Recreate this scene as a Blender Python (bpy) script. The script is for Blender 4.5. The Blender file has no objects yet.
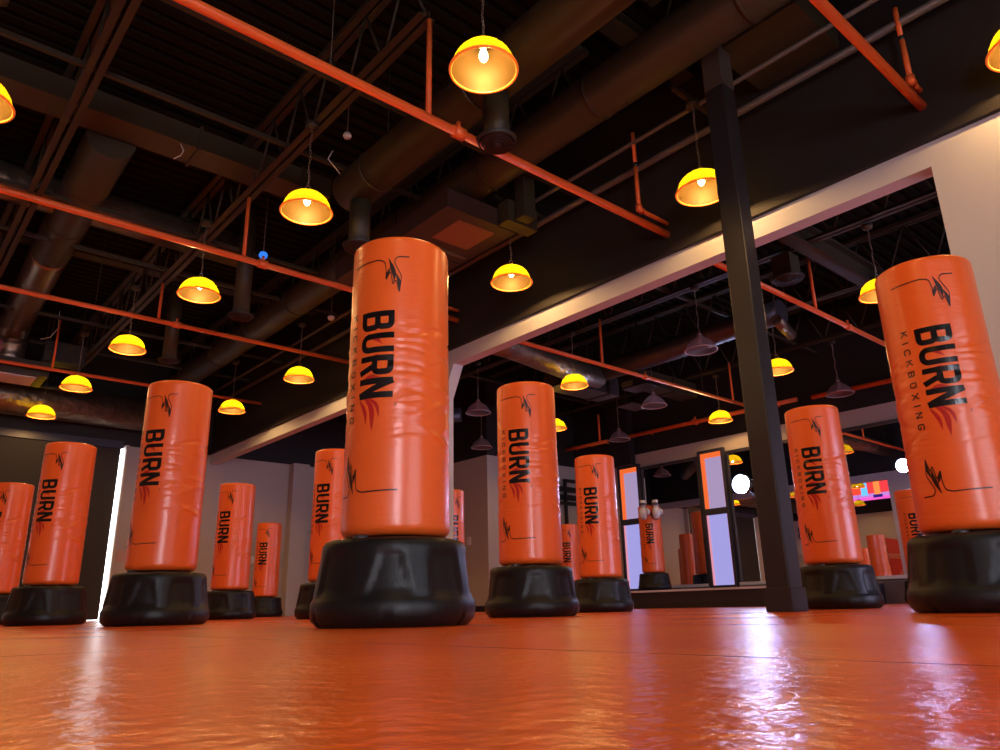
import bpy, math, random
from mathutils import Matrix, Vector, noise
random.seed(4)
PI = math.pi
S = bpy.context.scene
C = S.collection
R = math.radians

# ------------------------------------------------------------------ camera
F, CX, CY = 742.0, 500.0, 375.0
CAMH = 0.062
def axis(x, y): return Vector((x - CX, -(y - CY), -F)).normalized()
a_, b_ = axis(1388, 589), axis(-170, 623)
up = a_.cross(b_).normalized(); mid = (a_ + b_).normalized(); per = up.cross(mid)
ax = (mid - per) / 2 ** .5; ay = (mid + per) / 2 ** .5
cam = bpy.data.objects.new('camera', bpy.data.cameras.new('camera')); C.objects.link(cam)
m4 = Matrix((ax, ay, up)).to_4x4(); m4.translation = (0, 0, CAMH)
cam.matrix_world = m4
cam.data.sensor_width = 36; cam.data.lens = F / 1000 * 36
cam.data.clip_start = 0.02; cam.data.clip_end = 200
S.camera = cam

# ------------------------------------------------------------------ materials
MATS = {}
def mat(name, col, rough=.5, metal=0, coat=0, bump=None, var=None, emit=None, spec=.5, coatr=.1):
    if name in MATS: return MATS[name]
    m = bpy.data.materials.new(name); m.use_nodes = True
    nt = m.node_tree; p = nt.nodes['Principled BSDF']
    p.inputs['Base Color'].default_value = (*col, 1)
    p.inputs['Roughness'].default_value = rough
    p.inputs['Metallic'].default_value = metal
    p.inputs['Coat Weight'].default_value = coat
    p.inputs['Coat Roughness'].default_value = coatr
    p.inputs['Specular IOR Level'].default_value = spec
    if emit:
        p.inputs['Emission Color'].default_value = (*emit[0], 1)
        p.inputs['Emission Strength'].default_value = emit[1]
    tc = nt.nodes.new('ShaderNodeTexCoord')
    def nz(scale, vec, det=4):
        mp = nt.nodes.new('ShaderNodeMapping'); mp.inputs['Scale'].default_value = vec
        nt.links.new(tc.outputs['Object'], mp.inputs['Vector'])
        n = nt.nodes.new('ShaderNodeTexNoise'); n.inputs['Scale'].default_value = scale; n.inputs['Detail'].default_value = det
        nt.links.new(mp.outputs[0], n.inputs['Vector']); return n
    if var:
        n = nz(var[0], (1, 1, 1)); mx = nt.nodes.new('ShaderNodeMix'); mx.data_type = 'RGBA'
        mx.inputs['A'].default_value = (*col, 1); mx.inputs['B'].default_value = (*var[1], 1)
        nt.links.new(n.outputs['Fac'], mx.inputs['Factor']); nt.links.new(mx.outputs['Result'], p.inputs['Base Color'])
    if bump:
        n = nz(bump[0], bump[2] if len(bump) > 2 else (1, 1, 1))
        b = nt.nodes.new('ShaderNodeBump'); b.inputs['Strength'].default_value = bump[1]; b.inputs['Distance'].default_value = .01
        nt.links.new(n.outputs['Fac'], b.inputs['Height']); nt.links.new(b.outputs[0], p.inputs['Normal'])
    MATS[name] = m
    return m
vinyl = mat('orange vinyl', (.87, .142, .018), .33, coat=.35, coatr=.22, bump=(9, .25, (1, 1, 5)), spec=.5)
vinyl_dim = mat('red vinyl', (.55, .04, .015), .35, coat=.3, bump=(9, .25, (1, 1, 5)))
plastic = mat('black plastic', (.006, .006, .007), .40, bump=(160, .12), spec=.35)
black_ink = mat('black ink', (.006, .005, .006), .22)
thin_ink = mat('dark ink', (.02, .004, .004), .35)
red_ink = mat('dark red ink', (.50, .018, .014), .3)
beige = mat('beige paint', (.50, .445, .395), .75, bump=(30, .05), var=(1.2, (.47, .415, .37)))
blackp = mat('black wall paint', (.021, .018, .018), .6, bump=(20, .06), spec=.3)
whitep = mat('white wall paint', (.55, .55, .57), .7, bump=(30, .05))
deckm = mat('dark deck', spec=.12, col=(.009, .0066, .0032), rough=.8, bump=(12, .1), var=(1.5, (.007, .005, .0026)))
steel = mat('dark painted steel', (.040, .029, .015), .6, bump=(40, .1), var=(3, (.030, .022, .011)))
colm = mat('column paint', (.022, .021, .024), .38, bump=(50, .08))
primer = mat('column top paint', (.07, .058, .048), .6, bump=(50, .08))
ductp = mat('duct paint', (.050, .038, .020), .5, bump=(6, .15), var=(2, (.038, .029, .015)))
galv = mat('galvanised duct', (.42, .34, .26), .32, metal=.9, bump=(7, .5), var=(5, (.3, .24, .18)))
foil = mat('foil wrapped duct', (.42, .34, .25), .32, metal=.8, bump=(7, 1.0), var=(5, (.10, .08, .06)))
foil.node_tree.nodes['Bump'].inputs['Distance'].default_value = .04
orangep = mat('orange pipe paint', (.92, .165, .035), .38, bump=(60, .05))
chainm = mat('chain metal', (.45, .38, .32), .35, metal=.9)
white = mat('white plastic', (.75, .72, .70), .45)
darkframe = mat('dark blue grey frame', (.035, .037, .06), .4, bump=(40, .05))
shadecloth = mat('charcoal shade cloth', (.030, .026, .024), .85, bump=(90, .1))
galvd = mat('dark galvanised duct', (.14, .13, .14), .42, metal=.7, bump=(9, .8), var=(5, (.08, .075, .08)))
platd = mat('dark platform face', (.020, .018, .028), .5)
platm = mat('platform face', (.10, .085, .10), .5, bump=(20, .06))
nosing = mat('pale edge', (.62, .64, .78), .4)
mirrorm = mat('mirror glass', (.78, .78, .80), .0, metal=1)
rackm = mat('black rack steel', (.012, .012, .014), .4)
padm = mat('base boot', (.02, .02, .022), .5)
day = mat('daylight glass', (.1, .1, .1), .3, emit=((.90, .95, 1.0), 9))
def emis(name, col, s): return mat(name, (.02, .02, .02), .4, emit=(col, s))
panel_l = emis('lit lavender panel', (.38, .36, .80), .95)
panel_u = emis('lit pale panel', (.50, .38, .66), .75)
edge_o = emis('lit orange edge', (1.0, .16, .03), .9)
edge_p = emis('lit pink edge', (.95, .35, .45), .8)

# floor mat
def floor_mat():
    m = bpy.data.materials.new('orange floor mat'); m.use_nodes = True; nt = m.node_tree; L = nt.links
    p = nt.nodes['Principled BSDF']
    tc = nt.nodes.new('ShaderNodeTexCoord')
    n = nt.nodes.new('ShaderNodeTexNoise'); n.inputs['Scale'].default_value = 1.3; n.inputs['Detail'].default_value = 5
    L.new(tc.outputs['Object'], n.inputs['Vector'])
    cr = nt.nodes.new('ShaderNodeValToRGB')
    cr.color_ramp.elements[0].position = .35; cr.color_ramp.elements[0].color = (.78, .100, .005, 1)
    cr.color_ramp.elements[1].position = .7; cr.color_ramp.elements[1].color = (.86, .150, .006, 1)
    L.new(n.outputs['Fac'], cr.inputs['Fac'])
    br = nt.nodes.new('ShaderNodeTexBrick'); br.offset = 0; br.inputs['Scale'].default_value = 1
    br.inputs['Mortar Size'].default_value = .004; br.inputs['Brick Width'].default_value = 1.22; br.inputs['Row Height'].default_value = 2.44
    br.inputs['Mortar Smooth'].default_value = .6
    mp = nt.nodes.new('ShaderNodeMapping'); mp.inputs['Location'].default_value = (.37, .83, 0)
    L.new(tc.outputs['Object'], mp.inputs['Vector']); L.new(mp.outputs[0], br.inputs['Vector'])
    mx = nt.nodes.new('ShaderNodeMix'); mx.data_type = 'RGBA'; mx.inputs['B'].default_value = (.25, .02, .006, 1)
    L.new(cr.outputs[0], mx.inputs['A']); L.new(br.outputs['Fac'], mx.inputs['Factor']); L.new(mx.outputs['Result'], p.inputs['Base Color'])
    p.inputs['Roughness'].default_value = .25; p.inputs['Specular IOR Level'].default_value = .38
    n1 = nt.nodes.new('ShaderNodeTexNoise'); n1.inputs['Scale'].default_value = 2.2; n1.inputs['Detail'].default_value = 4
    n2 = nt.nodes.new('ShaderNodeTexNoise'); n2.inputs['Scale'].default_value = 38; n2.inputs['Detail'].default_value = 3
    L.new(tc.outputs['Object'], n1.inputs['Vector']); L.new(tc.outputs['Object'], n2.inputs['Vector'])
    b1 = nt.nodes.new('ShaderNodeBump'); b1.inputs['Strength'].default_value = .6; b1.inputs['Distance'].default_value = .03
    b2 = nt.nodes.new('ShaderNodeBump'); b2.inputs['Strength'].default_value = .8; b2.inputs['Distance'].default_value = .004
    b3 = nt.nodes.new('ShaderNodeBump'); b3.inputs['Strength'].default_value = .5; b3.inputs['Distance'].default_value = .004; b3.invert = True
    L.new(n1.outputs['Fac'], b1.inputs['Height']); L.new(n2.outputs['Fac'], b2.inputs['Height']); L.new(br.outputs['Fac'], b3.inputs['Height'])
    L.new(b1.outputs[0], b2.inputs['Normal']); L.new(b2.outputs[0], b3.inputs['Normal']); L.new(b3.outputs[0], p.inputs['Normal'])
    return m
floorm = floor_mat()

# lamp glass: thin translucent amber, lit from the bulb inside
def OUTER(a, b): return a, b
def glass(name, tcol, tr, rough=.25, clear=0.0, inner=None):
    m = bpy.data.materials.new(name); m.use_nodes = True; nt = m.node_tree; L = nt.links
    nt.nodes.remove(nt.nodes['Principled BSDF']); out = nt.nodes['Material Output']
    t = nt.nodes.new('ShaderNodeBsdfTranslucent'); t.inputs[0].default_value = (*tcol, 1)
    d = nt.nodes.new('ShaderNodeBsdfDiffuse'); d.inputs[0].default_value = (*tcol, 1)
    g = nt.nodes.new('ShaderNodeBsdfGlossy'); g.inputs['Roughness'].default_value = max(rough, .5); g.inputs[0].default_value = (1, .8, .5, 1)
    tp = nt.nodes.new('ShaderNodeBsdfTransparent')
    m1 = nt.nodes.new('ShaderNodeMixShader'); m1.inputs[0].default_value = tr
    L.new(d.outputs[0], m1.inputs[1]); L.new(t.outputs[0], m1.inputs[2])
    m2 = nt.nodes.new('ShaderNodeMixShader'); m2.inputs[0].default_value = .02
    L.new(m1.outputs[0], m2.inputs[1]); L.new(g.outputs[0], m2.inputs[2])
    m3 = nt.nodes.new('ShaderNodeMixShader'); m3.inputs[0].default_value = clear
    L.new(m2.outputs[0], m3.inputs[1]); L.new(tp.outputs[0], m3.inputs[2])
    L.new(m3.outputs[0], out.inputs['Surface'])
    if inner:   # inside colour set darker than the outside, standing in for a dimming lens
        ge = nt.nodes.new('ShaderNodeNewGeometry'); mx = nt.nodes.new('ShaderNodeMix'); mx.data_type = 'RGBA'
        mx.inputs['B'].default_value = (*OUTER(tcol, inner)[0], 1); mx.inputs['A'].default_value = (*OUTER(tcol, inner)[1], 1)
        L.new(ge.outputs['Backfacing'], mx.inputs['Factor']); L.new(mx.outputs['Result'], d.inputs[0]); L.new(mx.outputs['Result'], t.inputs[0])
    return m
amber = glass('amber prismatic glass', (.15, .138, .003), .6, inner=(.052, .028, .002))
dimglass = glass('unlit prismatic glass', (.30, .22, .23), .45, .15, .35)
rimm = mat('amber rim', (.85, .17, .03), .3, emit=((1, .18, .02), .35))
bulbm = emis('glowing bulb', (1.0, .80, .40), 28)
floodm = emis('flood lens', (.46, .57, 1.0), 150)
rimc = mat('grey rim', (.45, .33, .33), .35)

# ------------------------------------------------------------------ mesh builder
class MB:
    def __init__(s): s.v = []; s.f = []; s.mi = []; s.sm = []
    def quad(s, ps, mi=0, sm=False):
        b = len(s.v); s.v += [tuple(p) for p in ps]; s.f.append(tuple(range(b, b + len(ps)))); s.mi.append(mi); s.sm.append(sm); return s
    def box(s, x0, x1, y0, y1, z0, z1, mi=0):
        b = len(s.v)
        s.v += [(x0, y0, z0), (x1, y0, z0), (x1, y1, z0), (x0, y1, z0), (x0, y0, z1), (x1, y0, z1), (x1, y1, z1), (x0, y1, z1)]
        for q in ((0, 3, 2, 1), (4, 5, 6, 7), (0, 1, 5, 4), (1, 2, 6, 5), (2, 3, 7, 6), (3, 0, 4, 7)):
            s.f.append(tuple(b + i for i in q)); s.mi.append(mi); s.sm.append(False)
        return s
    def tube(s, pts, r, n=12, mi=0, cap=True, rs=None):
        pts = [Vector(p) for p in pts]; b = len(s.v); k = len(pts)
        d0 = (pts[1] - pts[0]).normalized()
        u = d0.orthogonal().normalized()
        for i, p in enumerate(pts):
            d = (pts[min(i + 1, k - 1)] - pts[max(i - 1, 0)]).normalized()
            u = (u - d * u.dot(d)).normalized(); w = d.cross(u)
            rr = rs[i] if rs else r
            for j in range(n):
                a = 2 * PI * j / n; s.v.append(tuple(p + (u * math.cos(a) + w * math.sin(a)) * rr))
        for i in range(k - 1):
            for j in range(n):
                s.f.append((b + i * n + j, b + i * n + (j + 1) % n, b + (i + 1) * n + (j + 1) % n, b + (i + 1) * n + j)); s.mi.append(mi); s.sm.append(True)
        if cap:
            s.f.append(tuple(b + j for j in reversed(range(n)))); s.mi.append(mi); s.sm.append(False)
            s.f.append(tuple(b + (k - 1) * n + j for j in range(n))); s.mi.append(mi); s.sm.append(False)
        return s
    def grid(s, fn, nu, nv, closed=True, mi=0, capb=False, capt=False):
        b = len(s.v)
        for i in range(nv):
            for j in range(nu): s.v.append(tuple(fn(j, i)))
        for i in range(nv - 1):
            for j in range(nu if closed else nu - 1):
                s.f.append((b + i * nu + j, b + i * nu + (j + 1) % nu, b + (i + 1) * nu + (j + 1) % nu, b + (i + 1) * nu + j)); s.mi.append(mi); s.sm.append(True)
        if capb: s.f.append(tuple(b + j for j in reversed(range(nu)))); s.mi.append(mi); s.sm.append(False)
        if capt: s.f.append(tuple(b + (nv - 1) * nu + j for j in range(nu))); s.mi.append(mi); s.sm.append(False)
        return s
    def lathe(s, prof, n=32, c=(0, 0, 0), mi=0, capb=False, capt=False):
        return s.grid(lambda j, i: (c[0] + prof[i][0] * math.cos(2 * PI * j / n), c[1] + prof[i][0] * math.sin(2 * PI * j / n), c[2] + prof[i][1]), n, len(prof), True, mi, capb, capt)
    def build(s, name, mats, parent=None):
        me = bpy.data.meshes.new(name); me.from_pydata(s.v, [], s.f)
        for m in (mats if isinstance(mats, (list, tuple)) else [mats]): me.materials.append(m)
        me.polygons.foreach_set('material_index', s.mi); me.polygons.foreach_set('use_smooth', s.sm)
        me.update()
        o = bpy.data.objects.new(name, me); C.objects.link(o)
        if parent: o.parent = parent
        return o
def tag(o, label=None, cat=None, group=None, kind=None):
    if label: o['label'] = label
    if cat: o['category'] = cat
    if group: o['group'] = group
    if kind: o['kind'] = kind
    return o
def empty(name, loc=(0, 0, 0), rz=0, label=None, cat=None, group=None):
    o = bpy.data.objects.new(name, None); C.objects.link(o); o.location = loc; o.rotation_euler = (0, 0, rz); o.empty_display_size = .1
    return tag(o, label, cat, group)
def struct(o, label=None): return tag(o, label, None, None, 'structure')
def copy_tree(o, parent=None):
    c = o.copy(); C.objects.link(c)
    if parent: c.parent = parent
    for ch in [x for x in bpy.data.objects if x.parent == o and x is not c]: copy_tree(ch, c)
    return c
def bevel(o, w=.01, seg=2):
    b = o.modifiers.new('bevel', 'BEVEL'); b.width = w; b.segments = seg; b.limit_method = 'ANGLE'; return o

# ------------------------------------------------------------------ room shell
XL, XW, XM = -3.9, 5.74, 13.56          # left wall, wall with the opening, mirror wall
YF, YB = -4.0, 16.3                     # front (behind camera), far wall
XC, YC = 10.7, 12.75                    # alcove block corner
ZP, ZD = 3.40, 5.35                     # paint line, deck
T = .16
struct(MB().box(XL, XM, YF, YB, -.2, 0).build('floor', floorm), 'glossy orange vinyl mat floor')
# corrugated deck, flutes along X
mb = MB(); prof = []
y = YF
while y < YB:
    prof += [(y, ZD), (y + .09, ZD), (y + .11, ZD + .05), (y + .15, ZD + .05)]; y += .17
prof = [(min(p[0], YB), p[1]) for p in prof] + [(YB, ZD)]
for (y0, z0), (y1, z1) in zip(prof[:-1], prof[1:]):
    if y1 > y0: mb.quad([(XL, y0, z0), (XL, y1, z1), (XM, y1, z1), (XM, y0, z0)])
mb.box(XL, XM, YF, YB, ZD + .06, ZD + .2)
struct(mb.build('ceiling', deckm), 'dark corrugated metal roof deck')
def wall(name, x0, x1, y0, y1, holes=None, label=None):
    mb = MB(); mb.box(x0, x1, y0, y1, 0, ZP, 0); mb.box(x0, x1, y0, y1, ZP, ZD + .05, 1)
    return struct(mb.build(name, [beige, blackp]), label)
wall('wall_left', XL - T, XL, YF, YB, label='wall behind with a painted red stripe mural')
# far wall with a wide window behind the roller shade
mb = MB(); mb.box(XL, -.69, YB, YB + T, 0, ZP, 0); mb.box(3.99, XC + .02, YB, YB + T, 0, ZP, 0); mb.box(-.69, 3.99, YB, YB + T, 3.36, ZP, 0)
mb.box(XL, XM, YB, YB + T, ZP, ZD + .05, 1)
struct(mb.build('wall_far', [beige, blackp]), 'beige far wall, black above the paint line')
w = struct(MB().box(-.69, 3.99, YB + .08, YB + .1, 0, 3.36).build('window_1', day), 'tall daylight window behind the dark shade')
s = MB().box(-.58, 3.915, YB - .06, YB - .045, .01, 3.32); s = s.build('roller_shade', shadecloth)
tag(s, 'charcoal roller shade drawn down over the far window beside the bright slit', 'shade')
MB().box(-.65, 3.95, YB - .10, YB - .005, 3.32, 3.47).build('headrail', darkframe, s)
# wall with opening
mb = MB()
mb.box(XW, XW + T, YF, 1.53, 0, ZP, 0)
mb.box(XW, XW + T, 1.53, YB, 3.20, ZP, 0)
mb.box(XW, XW + T, 7.72, 8.3, 0, 3.2, 0)
mb.box(XW, XW + T, YF, YB, ZP, ZD + .05, 1)
mb.v += [(XW, 7.72, 3.2), (XW, 7.72, 2.78), (XW, 7.50, 3.2), (XW + T, 7.72, 3.2), (XW + T, 7.72, 2.78), (XW + T, 7.50, 3.2)]
b = len(mb.v) - 6
for q in ((b, b + 1, b + 2), (b + 5, b + 4, b + 3), (b + 1, b + 4, b + 5, b + 2)): mb.f.append(q); mb.mi.append(0); mb.sm.append(False)
struct(mb.build('wall_opening', [whitep, blackp]), 'wide opening in pale painted wall with black upper wall')
struct(MB().box(XW - .05, XW, YF, YB - .01, ZP + .0, ZP + .11).build('trim_1', blackp), 'black ledge running along the pale header')
# mirror wall / alcove block / front wall
wall('wall_right', XM, XM + T, YF, YC, label='far wall of second room carrying the mirrors')
mb = MB(); mb.box(XC, XM + T, YC, YB, 0, ZP, 0); mb.box(XC, XM + T, YC, YB, ZP, ZD + .05, 1)
struct(mb.build('wall_alcove', [beige, blackp]), 'boxed out beige corner block of the second room')
mb = MB()
ADDED_WINS = [(-3.3, -1.5), (.6, 3.8), (7.2, 11.8)]  # unseen windows, added behind the camera as a cool light source
xs = [XL] + [v for w_ in ADDED_WINS for v in w_] + [XM]
for i in range(0, len(xs), 2): mb.box(xs[i], xs[i + 1], YF - T, YF, 0, ZP, 0)
for x0, x1 in ADDED_WINS: mb.box(x0, x1, YF - T, YF, 0, .5, 0); mb.box(x0, x1, YF - T, YF, 2.9, ZP, 0)
mb.box(XL, XM, YF - T, YF, ZP, ZD + .05, 1)
struct(mb.build('wall_front', [beige, blackp]), 'street side wall with windows')
added_day = mat('front daylight glass', (.1, .1, .1), .3, emit=((.84, .86, 1.0), 4.5))
added_day_bright = mat('bright front daylight glass', (.1, .1, .1), .3, emit=((.86, .88, 1.0), 20))
added_day_second = mat('second room daylight glass', (.1, .1, .1), .3, emit=((.66, .64, 1.0), 9))
for i, (x0, x1) in enumerate(ADDED_WINS):
    w = struct(MB().box(x0, x1, YF - .1, YF - .08, .5, 2.9).build('window_%d' % (i + 2), added_day_second if i == 2 else (added_day_bright if i == 0 else added_day)))  # glowing pane added to throw daylight into the room
    f = MB()
    for xx in (x0 + .03, (x0 + x1) / 2, x1 - .03): f.box(xx - .03, xx + .03, YF - .08, YF - .02, .5, 2.9)
    for zz in (.53, 2.87): f.box(x0, x1, YF - .08, YF - .02, zz - .03, zz + .03)
    f.build('window_frame', darkframe, w)
struct(MB().box(3.992, 4.04, YB - .17, YB, 0, 3.39).build('trim_3', beige), 'upright jamb right of the bright slit')
# pilasters and baseboards
struct(MB().box(7.62, 8.02, YB - .22, YB, 0, ZP).build('trim_2', beige), 'beige pilaster on the far wall')
bb = mat('black baseboard', (.015, .013, .014), .5)
struct(MB().box(3.99, XC, YB - .02, YB, 0, .12).build('baseboard_far', bb))
struct(MB().box(XC - .02, XC, YC, YB, 0, .12).build('baseboard_alcove', bb))
struct(MB().box(XM - .02, XM, YF, 5.5, 0, .12).build('baseboard_right', bb))
struct(MB().box(XW - .02, XW, YF, 1.5, 0, .12).build('baseboard_opening', bb))

# ------------------------------------------------------------------ column
c = empty('steel_column', (4.98, 2.755, 0), 0, 'tall dark square steel column standing in front of the opening', 'column')
h = .09
bevel(MB().box(-h, h, -h, h, 0, 4.25).build('lower_shaft', colm, c), .012)
o = bevel(MB().box(-h - .002, h + .002, -h - .002, h + .002, 4.25, ZD).build('upper_shaft', primer, c), .012); o['label'] = 'lighter brown upper end of the column'
bevel(MB().box(-h - .012, h + .012, -h - .012, h + .012, 0, .16).build('base_boot', padm, c), .006)

# ------------------------------------------------------------------ training bag
def wr(th, z):
    a = 0
    for (zc, th0, sl, w_, am) in WR:
        d = (th - th0 + PI) % (2 * PI) - PI
        k = z - zc - sl * d - .006 * math.sin(5 * d)
        a += am * math.exp(-(k / w_) ** 2) * math.exp(-(d / (.28 + 45 * w_ * abs(am) * 100 * .9)) ** 2)
    u_ = ((th + PI) % (2 * PI) - PI) * .23
    if z < 1.36 and -.18 < u_ < .10: a *= .22
    elif z < 1.36 and -.24 < u_ < .14: a *= .6
    a += .0011 * noise.noise(Vector((math.cos(th) * 1.5, math.sin(th) * 1.5, z * 9)))
    return a
rw = random.Random(11)
WR = [(rw.uniform(.7, 1.25), rw.uniform(-3.1, 3.1), rw.uniform(-.11, .11), rw.uniform(.005, .013), rw.choice((-.006, .0045, -.004))) for _ in range(85)]
def bagR(th, z):
    base = .2330 - .009 * (z - .37) / 1.38
    e = .045
    e = .040
    if z < .355 + e: t = (z - .355) / e; base -= e * (1 - math.sqrt(max(0, 1 - (1 - t) ** 2)))
    e = .022
    if z > 1.699 - e: t = (1.699 - z) / e; base -= e * (1 - math.sqrt(max(0, 1 - (1 - t) ** 2)))
    return base + wr(th, z) * min(1, max(0, (z - .42) / .1)) * min(1, max(0, (1.64 - z) / .1))
def P(u, z, off=.0022):
    th = u / .23
    r = bagR(th, z) + off
    return (r * math.cos(th), r * math.sin(th), z)
def fillet(pts, r):
    if r <= 0: return [Vector(p) for p in pts]
    out = [Vector(pts[0])]
    for i in range(1, len(pts) - 1):
        p0, p1, p2 = Vector(pts[i - 1]), Vector(pts[i]), Vector(pts[i + 1])
        d0 = (p0 - p1); d1 = (p2 - p1); rr = min(r, d0.length * .5, d1.length * .5)
        A = p1 + d0.normalized() * rr; B = p1 + d1.normalized() * rr
        for k in range(7):
            t = k / 6; out.append(A * (1 - t) ** 2 + p1 * 2 * t * (1 - t) + B * t ** 2)
    out.append(Vector(pts[-1])); return out
def stroke(mb, pts, t, tf, r=0, taper=None, off=.0022, step=.012):
    """ribbon of width t along pts (glyph space); tf maps glyph space to (u, z)"""
    pts = fillet(pts, r); q = [pts[0]]
    for a, b in zip(pts[:-1], pts[1:]):
        A, B = Vector(tf(*a)), Vector(tf(*b)); k = max(1, int((B - A).length / step))
        for i in range(1, k + 1): q.append(a.lerp(b, i / k))
    n = len(q); L = []
    for i, p in enumerate(q):
        d = Vector((0, 0))
        d0 = (q[i] - q[i - 1]).normalized() if i > 0 and (q[i] - q[i - 1]).length > 1e-9 else None
        d1 = (q[i + 1] - q[i]).normalized() if i < n - 1 and (q[i + 1] - q[i]).length > 1e-9 else None
        if d0 is None and d1 is None: continue
        if d0 is None: d0 = d1
        if d1 is None: d1 = d0
        nn = Vector((-(d0.y + d1.y), d0.x + d1.x)); nn = nn.normalized() if nn.length > .05 else Vector((-d0.y, d0.x))
        k = 1 / max(.45, nn.dot(Vector((-d0.y, d0.x))))
        w_ = t / 2 * k * (taper(i / (n - 1)) if taper else 1)
        L.append((p + nn * w_, p - nn * w_))
    b = len(mb.v)
    for A, B in L: mb.v.append(P(*tf(*A), off)); mb.v.append(P(*tf(*B), off))
    for i in range(len(L) - 1):
        mb.f.append((b + 2 * i, b + 2 * i + 1, b + 2 * i + 3, b + 2 * i + 2)); mb.mi.append(0); mb.sm.append(False)
G = {}
def glyph(ch, t, w):
    h_ = t / 2; lo, hi = h_, 1 - h_; l, r = h_, w - h_; m = .52
    return {
        'B': [([(l, 0), (l, 1)], 0), ([(l, hi), (r - .02, hi), (r - .02, m), (l, m)], .14), ([(l, m), (r, m), (r, lo), (l, lo)], .15)],
        'U': [([(l, 1), (l, lo), (r, lo), (r, 1)], .20)],
        'R': [([(l, 0), (l, 1)], 0), ([(l, hi), (r, hi), (r, .46), (l, .46)], .15), ([(w * .52, .48), (r + .01, 0)], 0)],
        'N': [([(l, 0), (l, 1)], 0), ([(r, 0), (r, 1)], 0), ([(l, 1), (r, 0)], 0)],
        'K': [([(l, 0), (l, 1)], 0), ([(w, 1), (l, .42)], 0), ([(w * .4, .58), (w, 0)], 0)],
        'I': [([(w / 2, 0), (w / 2, 1)], 0)],
        'C': [([(w, .72), (r, hi), (l, hi), (l, lo), (r, lo), (w, .28)], .3)],
        'O': [([(w / 2, hi), (r, hi), (r, lo), (l, lo), (l, hi), (w / 2, hi)], .3)],
        'X': [([(0, 0), (w, 1)], 0), ([(0, 1), (w, 0)], 0)],
        'G': [([(w, .72), (r, hi), (l, hi), (l, lo), (r, lo), (r, .45), (w * .5, .45)], .28)],
        'T': [([(0, hi), (w, hi)], 0), ([(w / 2, 0), (w / 2, 1)], 0)],
        'M': [([(l, 0), (l, 1), (w / 2, .3), (r, 1), (r, 0)], 0)],
    }[ch]
def text(mb, s_, u0, ztop, H, w, gap, t):
    x = 0
    for ch in s_:
        wc = w * (.3 if ch == 'I' else 1)
        tf = lambda gx, gy, x=x: (u0 + gy * H, ztop - (x + gx) * H)
        for pts, r in glyph(ch, t, wc): stroke(mb, pts, t, tf, r)
        x += wc + gap
def logo(mb, u0, z0, sc, flip):
    sg = -1 if flip else 1
    tf = lambda x, y: (u0 + sg * x * sc, z0 + sg * y * sc * 1.45)
    stroke(mb, [(-2.9, -.05), (-.55, 0), (-.1, -.12), (.02, -.6), (.0, -1.1), (.33, -.62), (.5, -1.35), (.72, -1.05), (.95, -1.75), (1.1, -.9), (.55, -.15), (.75, .1), (1.6, .12)], .06, tf, .16)
    tp = lambda t: .08 + 1.0 * math.sin(PI * min(1, t * 1.0)) ** .8
    stroke(mb, [(.17, .05), (.42, -.42), (.62, -.85), (.55, -1.2)], .27, tf, .2, tp, .0026)
    stroke(mb, [(.3, -.45), (.12, -.75), (.02, -1.05)], .16, tf, 0, tp, .0026)
    stroke(mb, [(.7, -.75), (.92, -1.15), (.95, -1.7)], .2, tf, 0, tp, .0026)
NB = 96
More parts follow.
